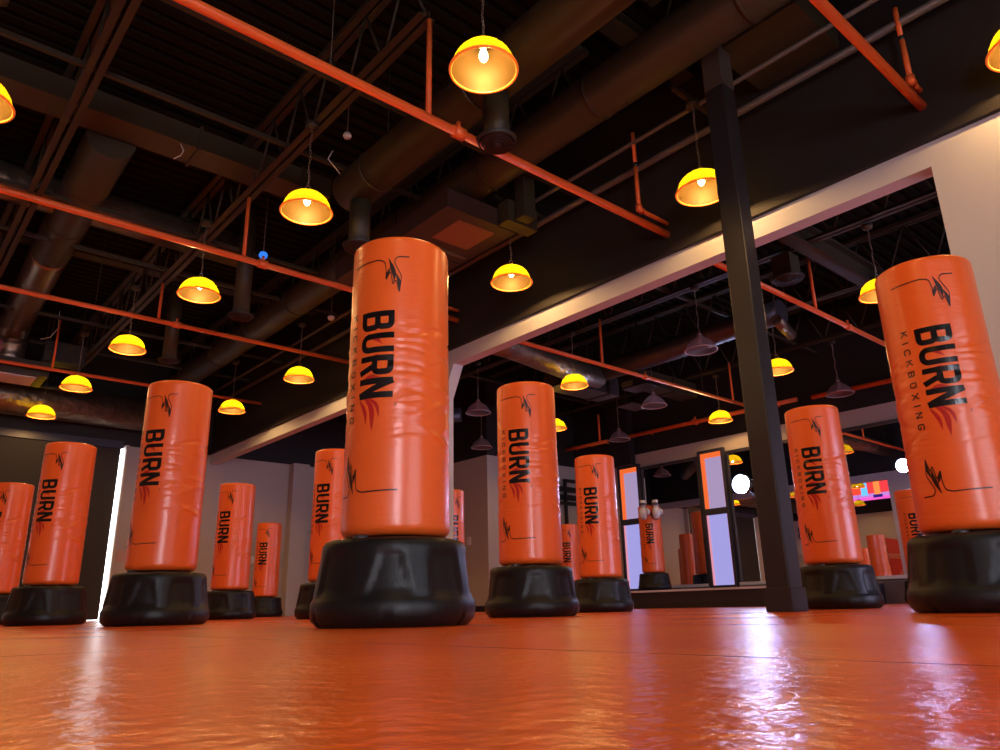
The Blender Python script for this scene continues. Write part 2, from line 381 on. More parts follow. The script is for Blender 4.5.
def make_bag():
    root = empty('freestanding_punching_bag', (0, 0, 0))
    # base
    prof = [(.0, .0), (.30, .0), (.312, .006), (.335, .03), (.3395, .06), (.338, .095), (.331, .106), (.327, .115)]
    prof += [(.329 - .026 * k / 12, .115 + .165 * k / 12) for k in range(1, 13)]
    prof += [(.302, .300), (.298, .322), (.290, .335), (.277, .342), (.262, .342), (.245, .334), (.12, .334), (.0, .334)]
    n = 120
    def bf(j, i):
        r, z = prof[i]; a = 2 * PI * j / n
        if r > .2:
            sq = (abs(math.cos(a)) ** 2.35 + abs(math.sin(a)) ** 2.35) ** (-1 / 2.35); r *= 1 + (sq - 1) * .8 - .018
        if .115 < z < .30:
            ph = ((a / (2 * PI) * 8) % 1) - .5
            kk = int(a / (2 * PI) * 8)
            wz = (.16 + .22 * (.3 - z) / .185) if kk % 2 == 0 else .36 - .05 * (z - .115) / .185
            e = min(1, max(0, (wz - abs(ph)) / .035)); ez = min(1, (z - .115) / .02) * min(1, (.30 - z) / .03)
            r -= .010 * e * max(0, ez)
        if z < .035 and .1 < r:
            ph = ((a / (2 * PI) * 6 + .15) % 1) - .5
            if abs(ph) < .03: r -= .016
        return (r * math.cos(a), r * math.sin(a), z)
    base = MB().grid(bf, n, len(prof)).build('base', plastic, root)
    MB().lathe([(.0, 0), (.036, 0), (.036, .02), (.030, .026), (.0, .026)], 20, (.205, -.055, .332)).build('filler_cap', mat('cap plastic', (.03, .035, .045), .25), base)
    MB().lathe([(.15, .334), (.16, .35), (.15, .365), (.0, .366)], 40).build('collar', plastic, root)
    # body
    zs = [.355 + .040 * (1 - math.cos(PI / 2 * k / 6)) for k in range(7)]
    zs += [.395 + (1.677 - .395) * k / 170 for k in range(1, 171)]
    zs += [1.677 + .022 * math.sin(PI / 2 * k / 6) for k in range(1, 7)]
    def vf(j, i):
        z = zs[i]; a = 2 * PI * j / NB; r = bagR(a if a < PI else a - 2 * PI, z)
        return (r * math.cos(a), r * math.sin(a), z)
    body = MB().grid(vf, NB, len(zs), capb=True, capt=True).build('bag_body', vinyl, root)
    mb = MB(); text(mb, 'BURN', -.080, 1.328, .160, .56, .085, .165)
    mb.build('large_lettering', black_ink, body)['label'] = 'large black letters spelling BURN'
    mb = MB(); text(mb, 'KICKBOXING', -.152, 1.335, .036, .80, .78, .17); text(mb, 'TM', .086, .905, .009, .7, .3, .16)
    mb.build('small_lettering', thin_ink, body)['label'] = 'small dark letters spelling KICKBOXING'
    mb = MB(); logo(mb, .035, 1.578, .066, False); mb.build('upper_flame_logo', thin_ink, body)
    mb = MB(); logo(mb, -.085, .530, .066, True); mb.build('lower_flame_logo', thin_ink, body)
    mb = MB(); tf = lambda x, y: (x, y)
    tp = lambda t: max(.05, math.sin(PI * min(1, .08 + t * .92)))
    for pts, w_ in (([(-.078, .925), (-.045, .875), (-.040, .815)], .018), ([(-.055, .94), (-.012, .89), (-.010, .785)], .024), ([(-.03, .93), (.012, .90), (.022, .84)], .016),
                    ([(-.05, 1.225), (.0, 1.20), (.03, 1.17)], .022), ([(-.045, 1.10), (.0, 1.12), (.04, 1.11)], .02), ([(-.06, 1.015), (-.02, 1.03), (.02, 1.02)], .018)):
        stroke(mb, pts, w_, tf, .05, tp, .0016, .008)
    mb.build('red_flames', red_ink, body)['label'] = 'dark red flame strokes printed under the letters'
    return root
def pos(az, top, dz=0): return az
bag0 = make_bag()
GB = 'freestanding kickboxing bags standing around the room'
BAGS = [  # x, y, z, text azimuth, label
    (1.786, 2.746, 0, 211, 'tallest orange kickboxing bag standing nearest the camera, just left of centre'),
    (1.68, 5.61, 0, 214, 'orange BURN bag on black base at left, right of the bright white slit'),
    (1.50, 8.28, 0, 221, 'orange BURN bag in front of the dark roller shade, left of the white slit'),
    (1.45, 11.19, 0, 222, 'orange bag cut off by the left edge of the photo'),
    (3.77, 9.72, 0, 212, 'orange BURN bag against the beige far wall under the header end'),
    (6.09, 13.74, 0, 223, 'smallest orange BURN bag at the far wall beside the pilaster'),
    (3.79, 7.08, 0, 207, 'orange BURN bag half hidden behind the left side of the nearest bag'),
    (3.81, 4.06, 0, 210, 'orange BURN bag right of the nearest bag, seen in front of the header'),
    (6.37, 5.67, 0, 205, 'orange BURN bag in the opening left of the lit wall panels'),
    (6.338, 3.033, 0, 193, 'orange BURN bag just right of the steel column'),
    (4.009, 1.220, 0, 196, 'large orange BURN bag at the right edge before the white wall'),
    (12.59, 9.77, .331, 212, 'pale orange bag on the platform with boxing gloves hung on top'),
    (6.48, 8.60, 0, 250, 'orange bag almost hidden behind the right side of the nearest bag'),
    (11.40, 11.0, 0, 215, 'reddish orange bag behind and between the two bags right of centre'),
    (12.55, 4.62, 0, 200, 'dim red bag mostly hidden behind the large bag at right edge'),
    (7.37, 13.98, 0, 240, 'orange bag near the pilaster seen only in the mirror'),
]
for i, (x, y, z, az, lab) in enumerate(BAGS):
    d_ = math.hypot(x, y); k_ = (d_ + .02) / d_; ta = -R(.3) if x < 3.9 and y > 5 else 0; x, y = k_ * (x * math.cos(ta) - y * math.sin(ta)), k_ * (x * math.sin(ta) + y * math.cos(ta))
    o = bag0 if i == 0 else copy_tree(bag0)
    o.location = (x, y, z); o.rotation_euler = (0, 0, R(az)); tag(o, lab, 'punching bag', GB)

# ------------------------------------------------------------------ lamps
def ribs(prof, n, amp):
    def fn(j, i):
        r, z = prof[i]; r *= 1 + (amp if j % 2 else 0)
        a = 2 * PI * j / n; return (r * math.cos(a), r * math.sin(a), z)
    return fn
DOME = [(.030, .200), (.060, .196), (.100, .178), (.135, .150), (.160, .115), (.178, .075), (.188, .040), (.192, .012), (.196, .0)]
BELL = [(.025, .225), (.040, .205), (.062, .180), (.095, .155), (.132, .122), (.160, .085), (.180, .045), (.192, .012), (.198, .0)]
def chain(mb, z0, z1):
    n = int((z1 - z0) / .034)
    for k in range(n):
        zc = z0 + (k + .5) * (z1 - z0) / n; a = PI / 2 * (k % 2) + .3
        sx = .006 * math.sin(k * .9)
        pts = [(sx + .009 * math.cos(t) * math.cos(a), .009 * math.cos(t) * math.sin(a), zc + .022 * math.sin(t)) for t in [2 * PI * q / 8 for q in range(9)]]
        mb.tube(pts, .0028, 5, cap=False)
def make_lamp(lit, top):
    root = empty('pendant_lamp')
    prof = DOME if lit else BELL
    sh = MB().grid(ribs(prof, 96, .012), 96, len(prof)).build('lamp_shade', amber if lit else dimglass, root)
    pts = [(.2 * math.cos(2 * PI * k / 48), .2 * math.sin(2 * PI * k / 48), 0) for k in range(49)]
    MB().tube(pts, .0085, 8, cap=False).build('rim', rimm if lit else rimc, sh)
    z = prof[0][1]
    MB().lathe([(0, z - .03), (.03, z - .03), (.036, z), (.03, z + .02), (.012, z + .035), (0, z + .036)], 16).build('holder', steel if lit else rimc, root)
    mb = MB()
    mb.tube([(.022 * math.cos(t), 0, z + .055 + .022 * math.sin(t)) for t in [2 * PI * q / 12 for q in range(13)]], .004, 6, cap=False)
    mb.build('hook', chainm, root)
    mb = MB(); chain(mb, z + .075, top); mb.build('chain', chainm, root)
    MB().lathe([(0, top - .01), (.06, top), (.065, top + .05), (0, top + .05)], 16).build('ceiling_box', steel, root)
    bz = z - .075
    MB().lathe([(0, bz - .055), (.016, bz - .045), (.026, bz - .02), (.026, bz + .005), (.016, bz + .04), (.012, bz + .06), (0, bz + .06)], 14).build('bulb', bulbm if lit else white, root)
    if lit:
        l = bpy.data.lights.new('lamp_light', 'POINT'); l.energy = LW; l.color = (1.0, .56, .20); l.shadow_soft_size = .03
        lo = bpy.data.objects.new('lamp_light', l); C.objects.link(lo); lo.parent = root; lo.location = (0, 0, bz - .075)
    return root
LW = 40
lampA = make_lamp(True, .90); lampB = make_lamp(False, .95)
GL = 'amber pendant lamps'; GU = 'unlit grey pendant lamps'
LAMPS = [
    (1, 2.72, 3.21, 3.6, 'glowing amber pendant lamp at top centre, largest of all the lamps'),
    (1, 2.66, 5.69, 3.6, 'glowing amber pendant lamp above and left of the nearest bag'),
    (1, 2.57, 8.16, 3.6, 'glowing amber pendant lamp third along the left row, below the orange pipe'),
    (1, 2.47, 10.6, 3.6, 'glowing amber pendant lamp right of the silver round duct end'),
    (1, 2.36, 13.02, 3.6, 'glowing amber pendant lamp second from the far end of left row'),
    (1, 2.29, 15.3, 3.6, 'smallest glowing amber lamp farthest left, above the roller shade'),
    (1, 5.17, 5.68, 3.6, 'glowing amber pendant lamp right of the nearest bag, above the header'),
    (1, 4.95, 10.47, 3.6, 'glowing amber pendant lamp over the header just left of nearest bag'),
    (1, 4.87, 12.95, 3.6, 'glowing amber pendant lamp at the header far end, near the left bag top'),
    (1, 5.235, 3.185, 3.6, 'glowing amber pendant lamp partly behind the steel column'),
    (1, .14, 5.75, 3.6, 'glowing amber pendant lamp cut off by the upper left edge'),
    (1, 5.39, .735, 3.6, 'glowing amber pendant lamp cut off by the upper right edge'),
    (1, 8.72, 8.10, 3.6, 'glowing amber lamp through the opening, right above the bag right of centre'),
    (1, 10.35, 10.2, 3.5, 'glowing amber lamp half hidden behind the bag right of centre'),
    (1, 12.7, 7.92, 3.55, 'glowing amber lamp through the opening just left of the steel column'),
    (1, 10.75, 5.57, 3.6, 'glowing amber lamp through the opening just right of the steel column'),
    (1, 8.91, 3.20, 3.6, 'glowing amber lamp touching the left outline of the right edge bag'),
    (0, 8.89, 5.73, 3.6, 'unlit grey bell lamp high through the opening left of column'),
    (0, 10.85, 8.11, 3.6, 'unlit lilac bell lamp below the black projector box'),
    (0, 8.55, 10.42, 3.6, 'unlit grey bell lamp between the nearest bag and the next bag right'),
    (0, 12.5, 10.35, 3.58, 'unlit grey bell lamp above the bag left of the lit panels'),
    (0, 12.9, 5.60, 3.6, 'unlit dark bell lamp above the bag right of the column'),
    (0, 10.3, 12.45, 3.5, 'unlit grey bell lamp lowest, just above the alcove wall'),
    (1, .1, .79, 3.6, 'amber pendant lamp straight over the camera spot, outside the photo'),  # unseen lamps added for their light, down to the one by the shade
    (1, 2.75, .79, 3.6, 'amber pendant lamp just outside the photo above the nearest lamps'),
    (1, .1, 8.2, 3.6, 'amber pendant lamp outside the left edge of the photo'),
    (1, .0, 12.7, 3.6, 'amber pendant lamp far outside the left edge, by the shade'),
    (1, -2.3, 12.7, 3.6, 'amber pendant lamp near the red mural, seen in the mirror'),
]
used = {0: False, 1: False}
for lit, x, y, z, lab in LAMPS:
    src = lampA if lit else lampB
    o = src if not used[lit] else copy_tree(src); used[lit] = True
    o.location = (x, y, z - .035); o.rotation_euler = (0, 0, (x * 7 + y * 3) % 6)
    for ch in [q for q in bpy.data.objects if q.parent == o and q.name.split('.')[0] in ('lamp_shade', 'bulb')]: ch.scale = (1.15, 1.15, 1.0 if lit else 1.05)
    tag(o, lab, 'pendant lamp', GL if lit else GU)

# ------------------------------------------------------------------ roof steel
def joist(x, y0, y1, lab):
    o = empty('roof_joist', (x, y0, 4.56), 0, lab, 'joist', 'roof joists running away under the deck')
    L = y1 - y0
    mb = MB(); mb.box(-.075, -.015, 0, L, 0, .012); mb.box(-.027, -.015, 0, L, .012, .065); mb.box(.015, .075, 0, L, 0, .012); mb.box(.015, .027, 0, L, .012, .065)
    mb.build('bottom_chord', steel, o)
    mb = MB(); mb.box(-.075, -.012, .0, L, .70, .76); mb.box(.012, .075, .0, L, .70, .76); mb.build('top_chord', steel, o)
    mb = MB(); n = int(L / .62); d = L / n
    for k in range(n):
        y_ = k * d; mb.tube([(0, y_ + .02, .04), (0, y_ + d / 2, .72)], .013, 6); mb.tube([(0, y_ + d / 2, .72), (0, y_ + d - .02, .04)], .013, 6)
    mb.build('web', steel, o)
JL = ['leftmost double steel joist crossing the upper left corner', 'double steel joist above the row of left lamps', 'steel joist above the main round duct', 'steel joist left of the picture, over the mural side']
joist(.9, 3.9, 16.28, JL[0]); joist(2.75, 3.93, 16.28, JL[1]); joist(4.62, 3.93, 16.28, JL[2]); joist(-1.5, 3.93, 16.28, JL[3])
for x, t_ in ((7.0, 'first steel joist beyond the header, in the second room'), (8.9, 'steel joist over the grey lamp in the second room'), (10.85, 'steel joist in the middle of the second room ceiling'), (12.75, 'steel joist nearest the mirror wall')):
    joist(x, YF + .05, 12.7 if x > 10.7 else 16.25, t_)
for x, t_ in ((-1.5, 'near bay joist over the camera left side'), (.9, 'near bay joist over the camera'), (2.75, 'near bay joist above the largest lamp'), (4.62, 'near bay joist beside the steel column')):
    joist(x, YF + .05, 3.15, t_)
def bar(name, x0, x1, y0, y1, z0, z1, m, lab, cat, grp=None): return tag(MB().box(x0, x1, y0, y1, z0, z1).build(name, m), lab, cat, grp)
def girder(y, lab):
    mb = MB(); mb.box(XL + .01, XW - .02, y - .1, y + .1, 5.215, 5.235); mb.box(XL + .01, XW - .02, y - .012, y + .012, 5.235, 5.33); mb.box(XL + .01, XW - .02, y - .1, y + .1, 5.33, 5.348)
    tag(mb.build('steel_girder', steel), lab, 'girder', 'steel girders crossing the main room')
girder(3.52, 'steel girder crossing above the largest amber lamp'); girder(11.6, 'steel girder crossing beyond the third left lamp')
mb = MB(); mb.box(XW + T + .02, XM - .02, 3.9, 4.1, 4.50, 4.53); mb.box(XW + T + .02, XM - .02, 3.99, 4.01, 4.53, 4.8); mb.box(XW + T + .02, XM - .02, 3.9, 4.1, 4.8, 4.83)
tag(mb.build('steel_girder', steel), 'steel girder crossing the second room above the round diffuser', 'girder')
BR = 'cross bracing angles between the joists'
for k, y_ in enumerate((5.15, 6.35, 8.9, 10.1, 12.9, 14.4)):
    names = ['first', 'second', 'third', 'fourth', 'fifth', 'sixth']
    mb = MB(); mb.box(XL + .02, XW - .02, y_ - .02, y_ + .02, 4.626, 4.632); mb.box(XL + .02, XW - .02, y_ - .02, y_ - .014, 4.632, 4.67)
    tag(mb.build('bracing_angle', steel), names[k] + ' thin steel bracing angle crossing the main ceiling, counted from the near end', 'brace', BR)
for k, y_ in enumerate((6.2, 9.3, 11.4)):
    mb = MB(); mb.box(XW + T + .02, XM - .02, y_ - .02, y_ + .02, 4.626, 4.632); mb.box(XW + T + .02, XM - .02, y_ - .02, y_ - .014, 4.632, 4.67)
    tag(mb.build('bracing_angle', steel), ['near', 'middle', 'far'][k] + ' thin bracing angle crossing the second room ceiling', 'brace', BR)
# lamp struts
LSn = {(5.17, 5.68): 'short dark strut carrying the lamp right of the nearest bag', (5.22, 3.21): 'short dark strut carrying the lamp by the column'}
for (x, y_), lab in LSn.items():
    mb = MB(); mb.box(x - .24, XW - .02, y_ - .022, y_ + .022, 4.55, 4.60)
    for xx in (x + .3,): mb.tube([(xx, y_, 4.6), (xx, y_, ZD)], .006, 6)
    tag(mb.build('mounting_strut', steel), lab, 'strut')
# conduits along the opening wall
cd = mat('conduit', (.11, .085, .075), .45)
for x, z, r, lab in ((5.28, 4.50, .022, 'thin grey conduit running along the wall above the opening, inner one'), (5.58, 4.42, .035, 'thicker grey conduit running close to the black wall above the opening')):
    tag(MB().tube([(x, YF + .02, z), (x, YB - .02, z)], r, 10).build('conduit', cd), lab, 'conduit', 'conduits above the opening')

# ------------------------------------------------------------------ ducts
def round_duct(name, pts, r, m, lab, seams=1.2, ridge=None):
    o = empty(name, pts[0], 0, lab, 'duct', 'round air ducts under the ceiling')
    p0 = Vector(pts[0]); pp = [Vector(p) - p0 for p in pts]
    if ridge:
        q = []; rs = []
        for a, b in zip(pp[:-1], pp[1:]):
            n = max(2, int((b - a).length / ridge))
            for i in range(n): q.append(a.lerp(b, i / n)); rs.append(r * (1.0 if i % 2 else .965))
        q.append(pp[-1]); rs.append(r)
        MB().tube(q, r, 36, rs=rs).build('duct_body', m, o)
    else: MB().tube(pp, r, 36).build('duct_body', m, o)
    for a, b in zip(pp[:-1], pp[1:]):
        L = (b - a).length; d = (b - a).normalized(); k = seams
        while k < L - .1 and seams > 0:
            c_ = a + d * k; MB().tube([c_ - d * .018, c_ + d * .018], r + .008, 36).build('joint_band', m, o); k += seams
    n = max(1, int((pp[-1] - pp[0]).length / 3.2))
    for i in range(n + 1):
        t = min(.93, max(.07, i / n)); q = pp[0].lerp(pp[-1], t)
        if (p0 + q).z + r < ZD - .08:
            MB().tube([q + Vector((0, 0, r * .9)), Vector((q.x, q.y, ZD + .01 - p0.z))], .006, 6).build('hanger_rod', steel, o)
    return o
round_duct('round_duct', [(4.595, YF + .02, 4.63), (4.595, YB - .9, 4.63)], .225, ductp, 'large brown round duct running diagonally past the column top', 1.55)
round_duct('round_duct', [(3.35, YF + .02, 4.24), (3.35, 6.15, 4.24)], .212, ductp, 'second large brown round duct behind the largest lamp', 1.6)
round_duct('spiral_duct', [(1.36, 7.66, 4.86), (1.42, 10.9, 4.84)], .24, ductp, 'brown round duct dropping from the crossing main at left', 1.1)
o = round_duct('spiral_duct', [(1.42, 10.92, 4.84), (1.50, 13.9, 4.80), (1.52, 14.25, 4.66), (1.53, 14.35, 4.40), (1.53, 14.36, 4.2)], .235, galv, 'silver spiral duct at left, bending down to a ceiling box', 0, .09)
db = (tag(MB().box(1.1, 2.1, 14.02, 14.8, 3.95, 4.2).build('diffuser_box', ductp), 'sheet metal box under the end of the silver duct', 'duct box'))
MB().box(1.25, 1.95, 14.12, 14.7, 3.93, 3.949).build('diffuser_panel', white, db)['label'] = 'pale square panel'
def rect_duct(x0, x1, y0, y1, z0, z1, m, lab, along):
    o = empty('rectangular_duct', (x0, y0, z0), 0, lab, 'duct', 'rectangular air ducts')
    MB().box(0, x1 - x0, 0, y1 - y0, 0, z1 - z0).build('duct_body', m, o)
    L = (x1 - x0) if along == 'x' else (y1 - y0); k = 1.2
    while k < L - .1:
        e = .025
        if along == 'x': MB().box(k - .015, k + .015, -e, y1 - y0 + e, -e, z1 - z0 + e).build('flange', m, o)
        else: MB().box(-e, x1 - x0 + e, k - .015, k + .015, -e, z1 - z0 + e).build('flange', m, o)
        k += 1.2
    for fx in (.12, .88):
        xx = (x1 - x0) * fx; yy = (y1 - y0) * .5 if along == 'x' else (y1 - y0) * fx
        if along != 'x': xx = (x1 - x0) * .5
        MB().tube([(xx, yy, z1 - z0 - .005), (xx, yy, ZD + .01 - z0)], .006, 6).build('hanger_rod', steel, o)
    return o
rect_duct(XL + .02, 3.69, 7.25, 7.62, 4.84, 5.08, ductp, 'flat rectangular main duct crossing the upper left of the ceiling', 'x')
rect_duct(4.95, XW - .02, 2.0, 2.75, 4.62, 5.0, ductp, 'brown rectangular duct entering the black wall right of the column', 'x')
round_duct('wrapped_duct', [(XL + .05, 9.35, 4.95), (3.6, 9.55, 4.95)], .22, foil, 'crinkled foil wrapped duct crossing behind the left lamps', 0)
round_duct('wrapped_duct', [(XL + .05, 15.83, 3.98), (5.2, 15.83, 3.98)], .33, foil, 'wide dark wrapped duct running low along the far wall', 0)
0 and round_duct('wrapped_duct', [(2.3, 5.6, 4.95), (3.2, 6.6, 4.93), (3.9, 9.0, 5.0)], .17, foil, 'short crinkled foil duct left of the second round duct', 0)
DR = 'round ceiling diffusers on drop ducts'
DP = [(3.35, 3.81, 3.57, 'black round diffuser on the end of the pipe crossing at top centre'), (3.35, 5.93, 3.50, 'square dropped diffuser duct above left of the nearest bag top'),
      (3.35, 8.9, 3.70, 'dropped diffuser duct just above the third left lamp'), (3.35, 11.75, 3.86, 'dropped diffuser duct over the fourth left lamp, farthest of the drops')]
for i, (x, y_, z, lab) in enumerate(DP):
    o = empty('drop_diffuser', (x, y_, z), 0, lab, 'diffuser', DR)
    r = .105
    MB().lathe([(r, 0.02), (r, (4.035 if y_ < 7 else ZD + .01) - z)], 24, capb=True, capt=True).build('drop_duct', ductp, o)
    mb = MB()
    for k in range(5): mb.lathe([(.025 + .028 * k, .0 + .006 * k), (.036 + .028 * k, -.012 + .006 * k), (.044 + .028 * k, .012 + .006 * k)], 28)
    mb.lathe([(0, -.01), (.03, -.01), (.03, .02), (.165, .045), (.0, .05)], 28)
    mb.build('diffuser_rings', padm, o)
# hanging AC cassette + heater
o = empty('air_return_unit', (4.72, 6.05, 4.12), 0, 'brown louvred air unit hanging behind the nearest bag top', 'air unit')
ac = mat('air unit housing', (.06, .035, .028), .5)
MB().box(-.55, .42, -.5, 1.9, 0.0, .22).build('housing', ac, o)
MB().box(-.28, .22, -.35, .15, -.012, 0).build('filter_panel', mat('filter panel', (.30, .12, .07), .6), o)
for k in range(7): MB().box(-.45 + .0 * k, .35, .3 + .2 * k, .36 + .2 * k, -.02, 0).build('louvre', galv if k % 3 == 0 else ac, o)
bar('rectangular_duct', 4.86, 5.3, 5.36, 5.53, 4.12, 4.38, ductp, 'short rectangular duct stub beside the louvred air unit', 'duct')
bar('vertical_duct', 4.95, 5.12, 5.20, 5.34, 4.14, ZD + .01, ductp, 'vertical rectangular duct drop right of the top centre diffuser', 'duct')
o = empty('unit_heater', (2.25, 14.0, 4.2), 0, 'black gridded unit heater hanging beside the silver duct end', 'heater')
MB().box(-.28, .34, -.15, .2, 0, .34).build('housing', padm, o)
for k in range(6): MB().box(-.25 + .1 * k, -.19 + .1 * k, -.165, -.15, .03, .15).build('louvre', steel, o); MB().box(-.25 + .1 * k, -.19 + .1 * k, -.165, -.15, .19, .31).build('louvre', steel, o)
for xx in (-.2, .25): MB().tube([(xx, 0, .34), (xx, 0, 1.1)], .008, 6).build('hanger_rod', steel, o)
o = bar('support_channel', XL + .02, 2.9, 14.9, 14.95, 4.0, 4.04, steel, 'long thin steel channel under the silver duct end', 'channel')
for xx in (-2, .5, 2.8): MB().tube([(xx, 14.92, 4.04), (xx, 14.92, ZD + .01)], .006, 6).build('hanger_rod', steel, o)

# second room ducts
round_duct('wrapped_duct', [(6.0, 8.15, 3.98), (7.3, 8.1, 3.95), (9.2, 8.5, 4.0), (9.9, 8.6, 4.05)], .19, foil, 'brown crinkled foil duct beyond the header, right of the nearest bag', 0)
round_duct('wrapped_duct', [(9.9, 8.7, 4.15), (10.3, 7.2, 4.3), (10.2, 5.9, 4.3), (10.2, 5.1, 4.3)], .19, galvd, 'silver duct curving away behind the unlit grey lamp', 0)
rect_duct(9.4, 10.9, 8.95, 9.5, 3.95, 4.3, galvd, 'silver rectangular duct junction above the lilac lamp', 'x')
round_duct('spiral_duct', [(7.6, 13.6, 3.9), (9.3, 11.9, 3.95)], .15, galvd, 'small silver duct piece behind the unlit lamp by the nearest bag', 0)
rect_duct(11.0, 13.0, 8.6, 9.0, 4.2, 4.5, ductp, 'dark rectangular duct near the mirror wall', 'x')
o = empty('drop_diffuser', (8.9, 4.3, 4.14), 0, 'round diffuser on a square drop duct right of the steel column', 'diffuser')
MB().box(-.13, .13, -.13, .13, .03, .36).build('drop_duct', ductp, o)
mb = MB()
for k in range(5): mb.lathe([(.03 + .036 * k, .0 + .006 * k), (.045 + .036 * k, -.014 + .006 * k), (.055 + .036 * k, .012 + .006 * k)], 28)
mb.lathe([(0, -.01), (.03, -.01), (.03, .02), (.22, .045), (.0, .05)], 28); mb.build('diffuser_rings', padm, o)
round_duct('wrapped_duct', [(9.7, 4.95, 4.0), (10.5, 5.15, 4.0)], .08, foil, 'crumpled foil duct piece below the round diffuser right of column', 0)
o = empty('projector', (10.55, 8.15, 3.86), 0, 'black projector box hung above the lilac lamp in second room', 'projector')
bevel(MB().box(-.2, .2, -.28, .28, 0, .16).build('housing', rackm, o), .01)
MB().box(-.212, -.2, .02, .26, .03, .13).build('front_panel', mat('olive panel', (.12, .13, .07), .5), o)
MB().tube([(0, 0, .16), (0, 0, 1.45)], .02, 8).build('pole', rackm, o)
o = tag(MB().box(11.7, 12.3, 9.3, 9.7, 4.02, 4.05).build('return_grille', ac), 'small brown ceiling grille right of the lilac lamp', 'grille')
for xx in (11.75, 12.25): MB().tube([(xx, 9.5, 4.05), (xx, 9.5, ZD + .01)], .006, 6).build('hanger_rod', steel, o)
bar('wall_post', 13.36, 13.54, 10.78, 11.35, 3.16, 5.3, blackp, 'black boxed post above the left lit panel frame', 'post')
# smoke detector and blue reflector
o = empty('smoke_detector', (5.0, 9.6, 4.34), 0, 'small pale smoke detector hanging left of the nearest bag', 'smoke detector')
MB().lathe([(0, -.035), (.04, -.03), (.055, 0), (.055, .02), (0, .025)], 18).build('sensor', white, o)
MB().tube([(0, 0, .02), (0, 0, 1.0)], .006, 6).build('conduit', cd, o)
o = empty('status_light', (3.3, 8.2, 4.32), 0, 'small blue glowing light above the orange pipe left of nearest bag', 'light')
MB().lathe([(0, -.055), (.03, -.047), (.05, -.022), (.055, 0), (.04, .03), (0, .04)], 18).build('lens', emis('blue lens', (.03, .22, .9), 1.0), o)
MB().tube([(0, 0, .015), (0, 0, ZD + .01 - 4.32)], .006, 6).build('stem', cd, o)
o = empty('smoke_detector', (3.15, 5.9, 4.72), 0, 'small white detector between the second lamp and second round duct', 'smoke detector')
MB().lathe([(0, -.03), (.035, -.025), (.045, 0), (.03, .03), (0, .04)], 18).build('sensor', white, o)
MB().tube([(0, 0, .03), (0, 0, .62)], .006, 6).build('conduit', cd, o)
# loose dangling wires
WL = 'loose wires hanging from the ceiling'
for pts, lab in (([(1.9, 7.15, 4.75), (1.93, 7.12, 4.66), (1.9, 7.1, 4.58), (1.84, 7.1, 4.52)], 'loose pale wire hanging by the crossing duct at upper left'),
                 ([(2.0, 13.3, 4.9), (2.02, 13.3, 4.6), (1.93, 13.3, 4.42), (1.8, 13.3, 4.36)], 'loose pale wire looping beside the silver duct end'),
                 ([(3.15, 6.2, 4.7), (3.1, 6.2, 4.58), (3.2, 6.2, 4.5), (3.3, 6.25, 4.47)], 'loose pale wire right of the second left lamp chain')):
    tag(MB().tube(pts, .006, 6).build('hanging_wire', white), lab, 'wire', WL)

# ------------------------------------------------------------------ sprinkler pipes
def pipe(pts, r, lab, risers=(), tees=(), heads=()):
    o = empty('sprinkler_pipe', pts[0], 0, lab, 'pipe', 'orange sprinkler pipes')
    p0 = Vector(pts[0]); MB().tube([Vector(p) - p0 for p in pts], r, 14).build('main_pipe', orangep, o)
    for (x, y_, z0, z1) in risers:
        q = Vector((x, y_, z0)) - p0
        MB().tube([q, q + Vector((0, 0, z1 - z0))], r * .62, 10).build('riser', orangep, o)
    A, B = Vector(pts[0]), Vector(pts[-1])
    if A.x > 13.2:
        for t in (.12, .5, .88):
            q = A.lerp(B, t); MB().tube([q - p0, Vector((XM - .001, q.y, q.z)) - p0], .012, 8).build('wall_bracket', orangep, o)
    elif abs(A.y - 7.4) > .1:
        for xx in ((-2.2, 1.95) if A.x < 5 else (7.6, 11.6)):
            q = Vector((xx, A.y, A.z)); MB().tube([q - p0, Vector((q.x, q.y, ZD + .01)) - p0], .005, 6).build('hanger_rod', steel, o)
    for (x, y_, z) in tees:
        q = Vector((x, y_, z)) - p0; tb = MB().tube([q - Vector((.05, 0, 0)), q + Vector((.05, 0, 0))], r * 1.4, 14).build('tee_fitting', orangep, o)
        MB().tube([q + Vector((0, 0, r)), q + Vector((0, 0, r + .06))], r * .5, 8).build('sprinkler_head', orangep, tb)
    return o
pipe([(XL + .02, 3.94, 3.63), (XW - .005, 3.94, 3.63)], .037, 'long orange sprinkler pipe crossing the top of the photo to the header', risers=[(2.78, 3.94, 3.63, 4.55), (-1.5, 3.94, 3.63, 4.55)], tees=[(3.07, 3.94, 3.63)])
pipe([(XL + .02, 7.4, 3.79), (XW - .005, 7.4, 3.79)], .035, 'orange sprinkler pipe at left running behind the nearest bag', risers=[(2.76, 7.4, 3.79, 4.55)], tees=[(2.98, 7.4, 3.79), (.42, 7.4, 3.79)])
pipe([(XL + .02, 1.5, 3.72), (XW - .005, 1.5, 3.72)], .037, 'steep orange sprinkler pipe at upper right ending at the black wall')
pipe([(XL + .02, 10.35, 3.98), (XW - .005, 10.35, 3.98)], .033, 'thin orange sprinkler pipe behind the third left lamp', risers=[(2.75, 10.35, 3.98, 4.55)], tees=[(3.0, 10.35, 3.98)])
pipe([(XL + .02, 13.75, 4.02), (XW - .005, 13.75, 4.02)], .03, 'dim orange sprinkler pipe beyond the silver duct end', risers=[(2.1, 13.75, 4.02, 4.9)])
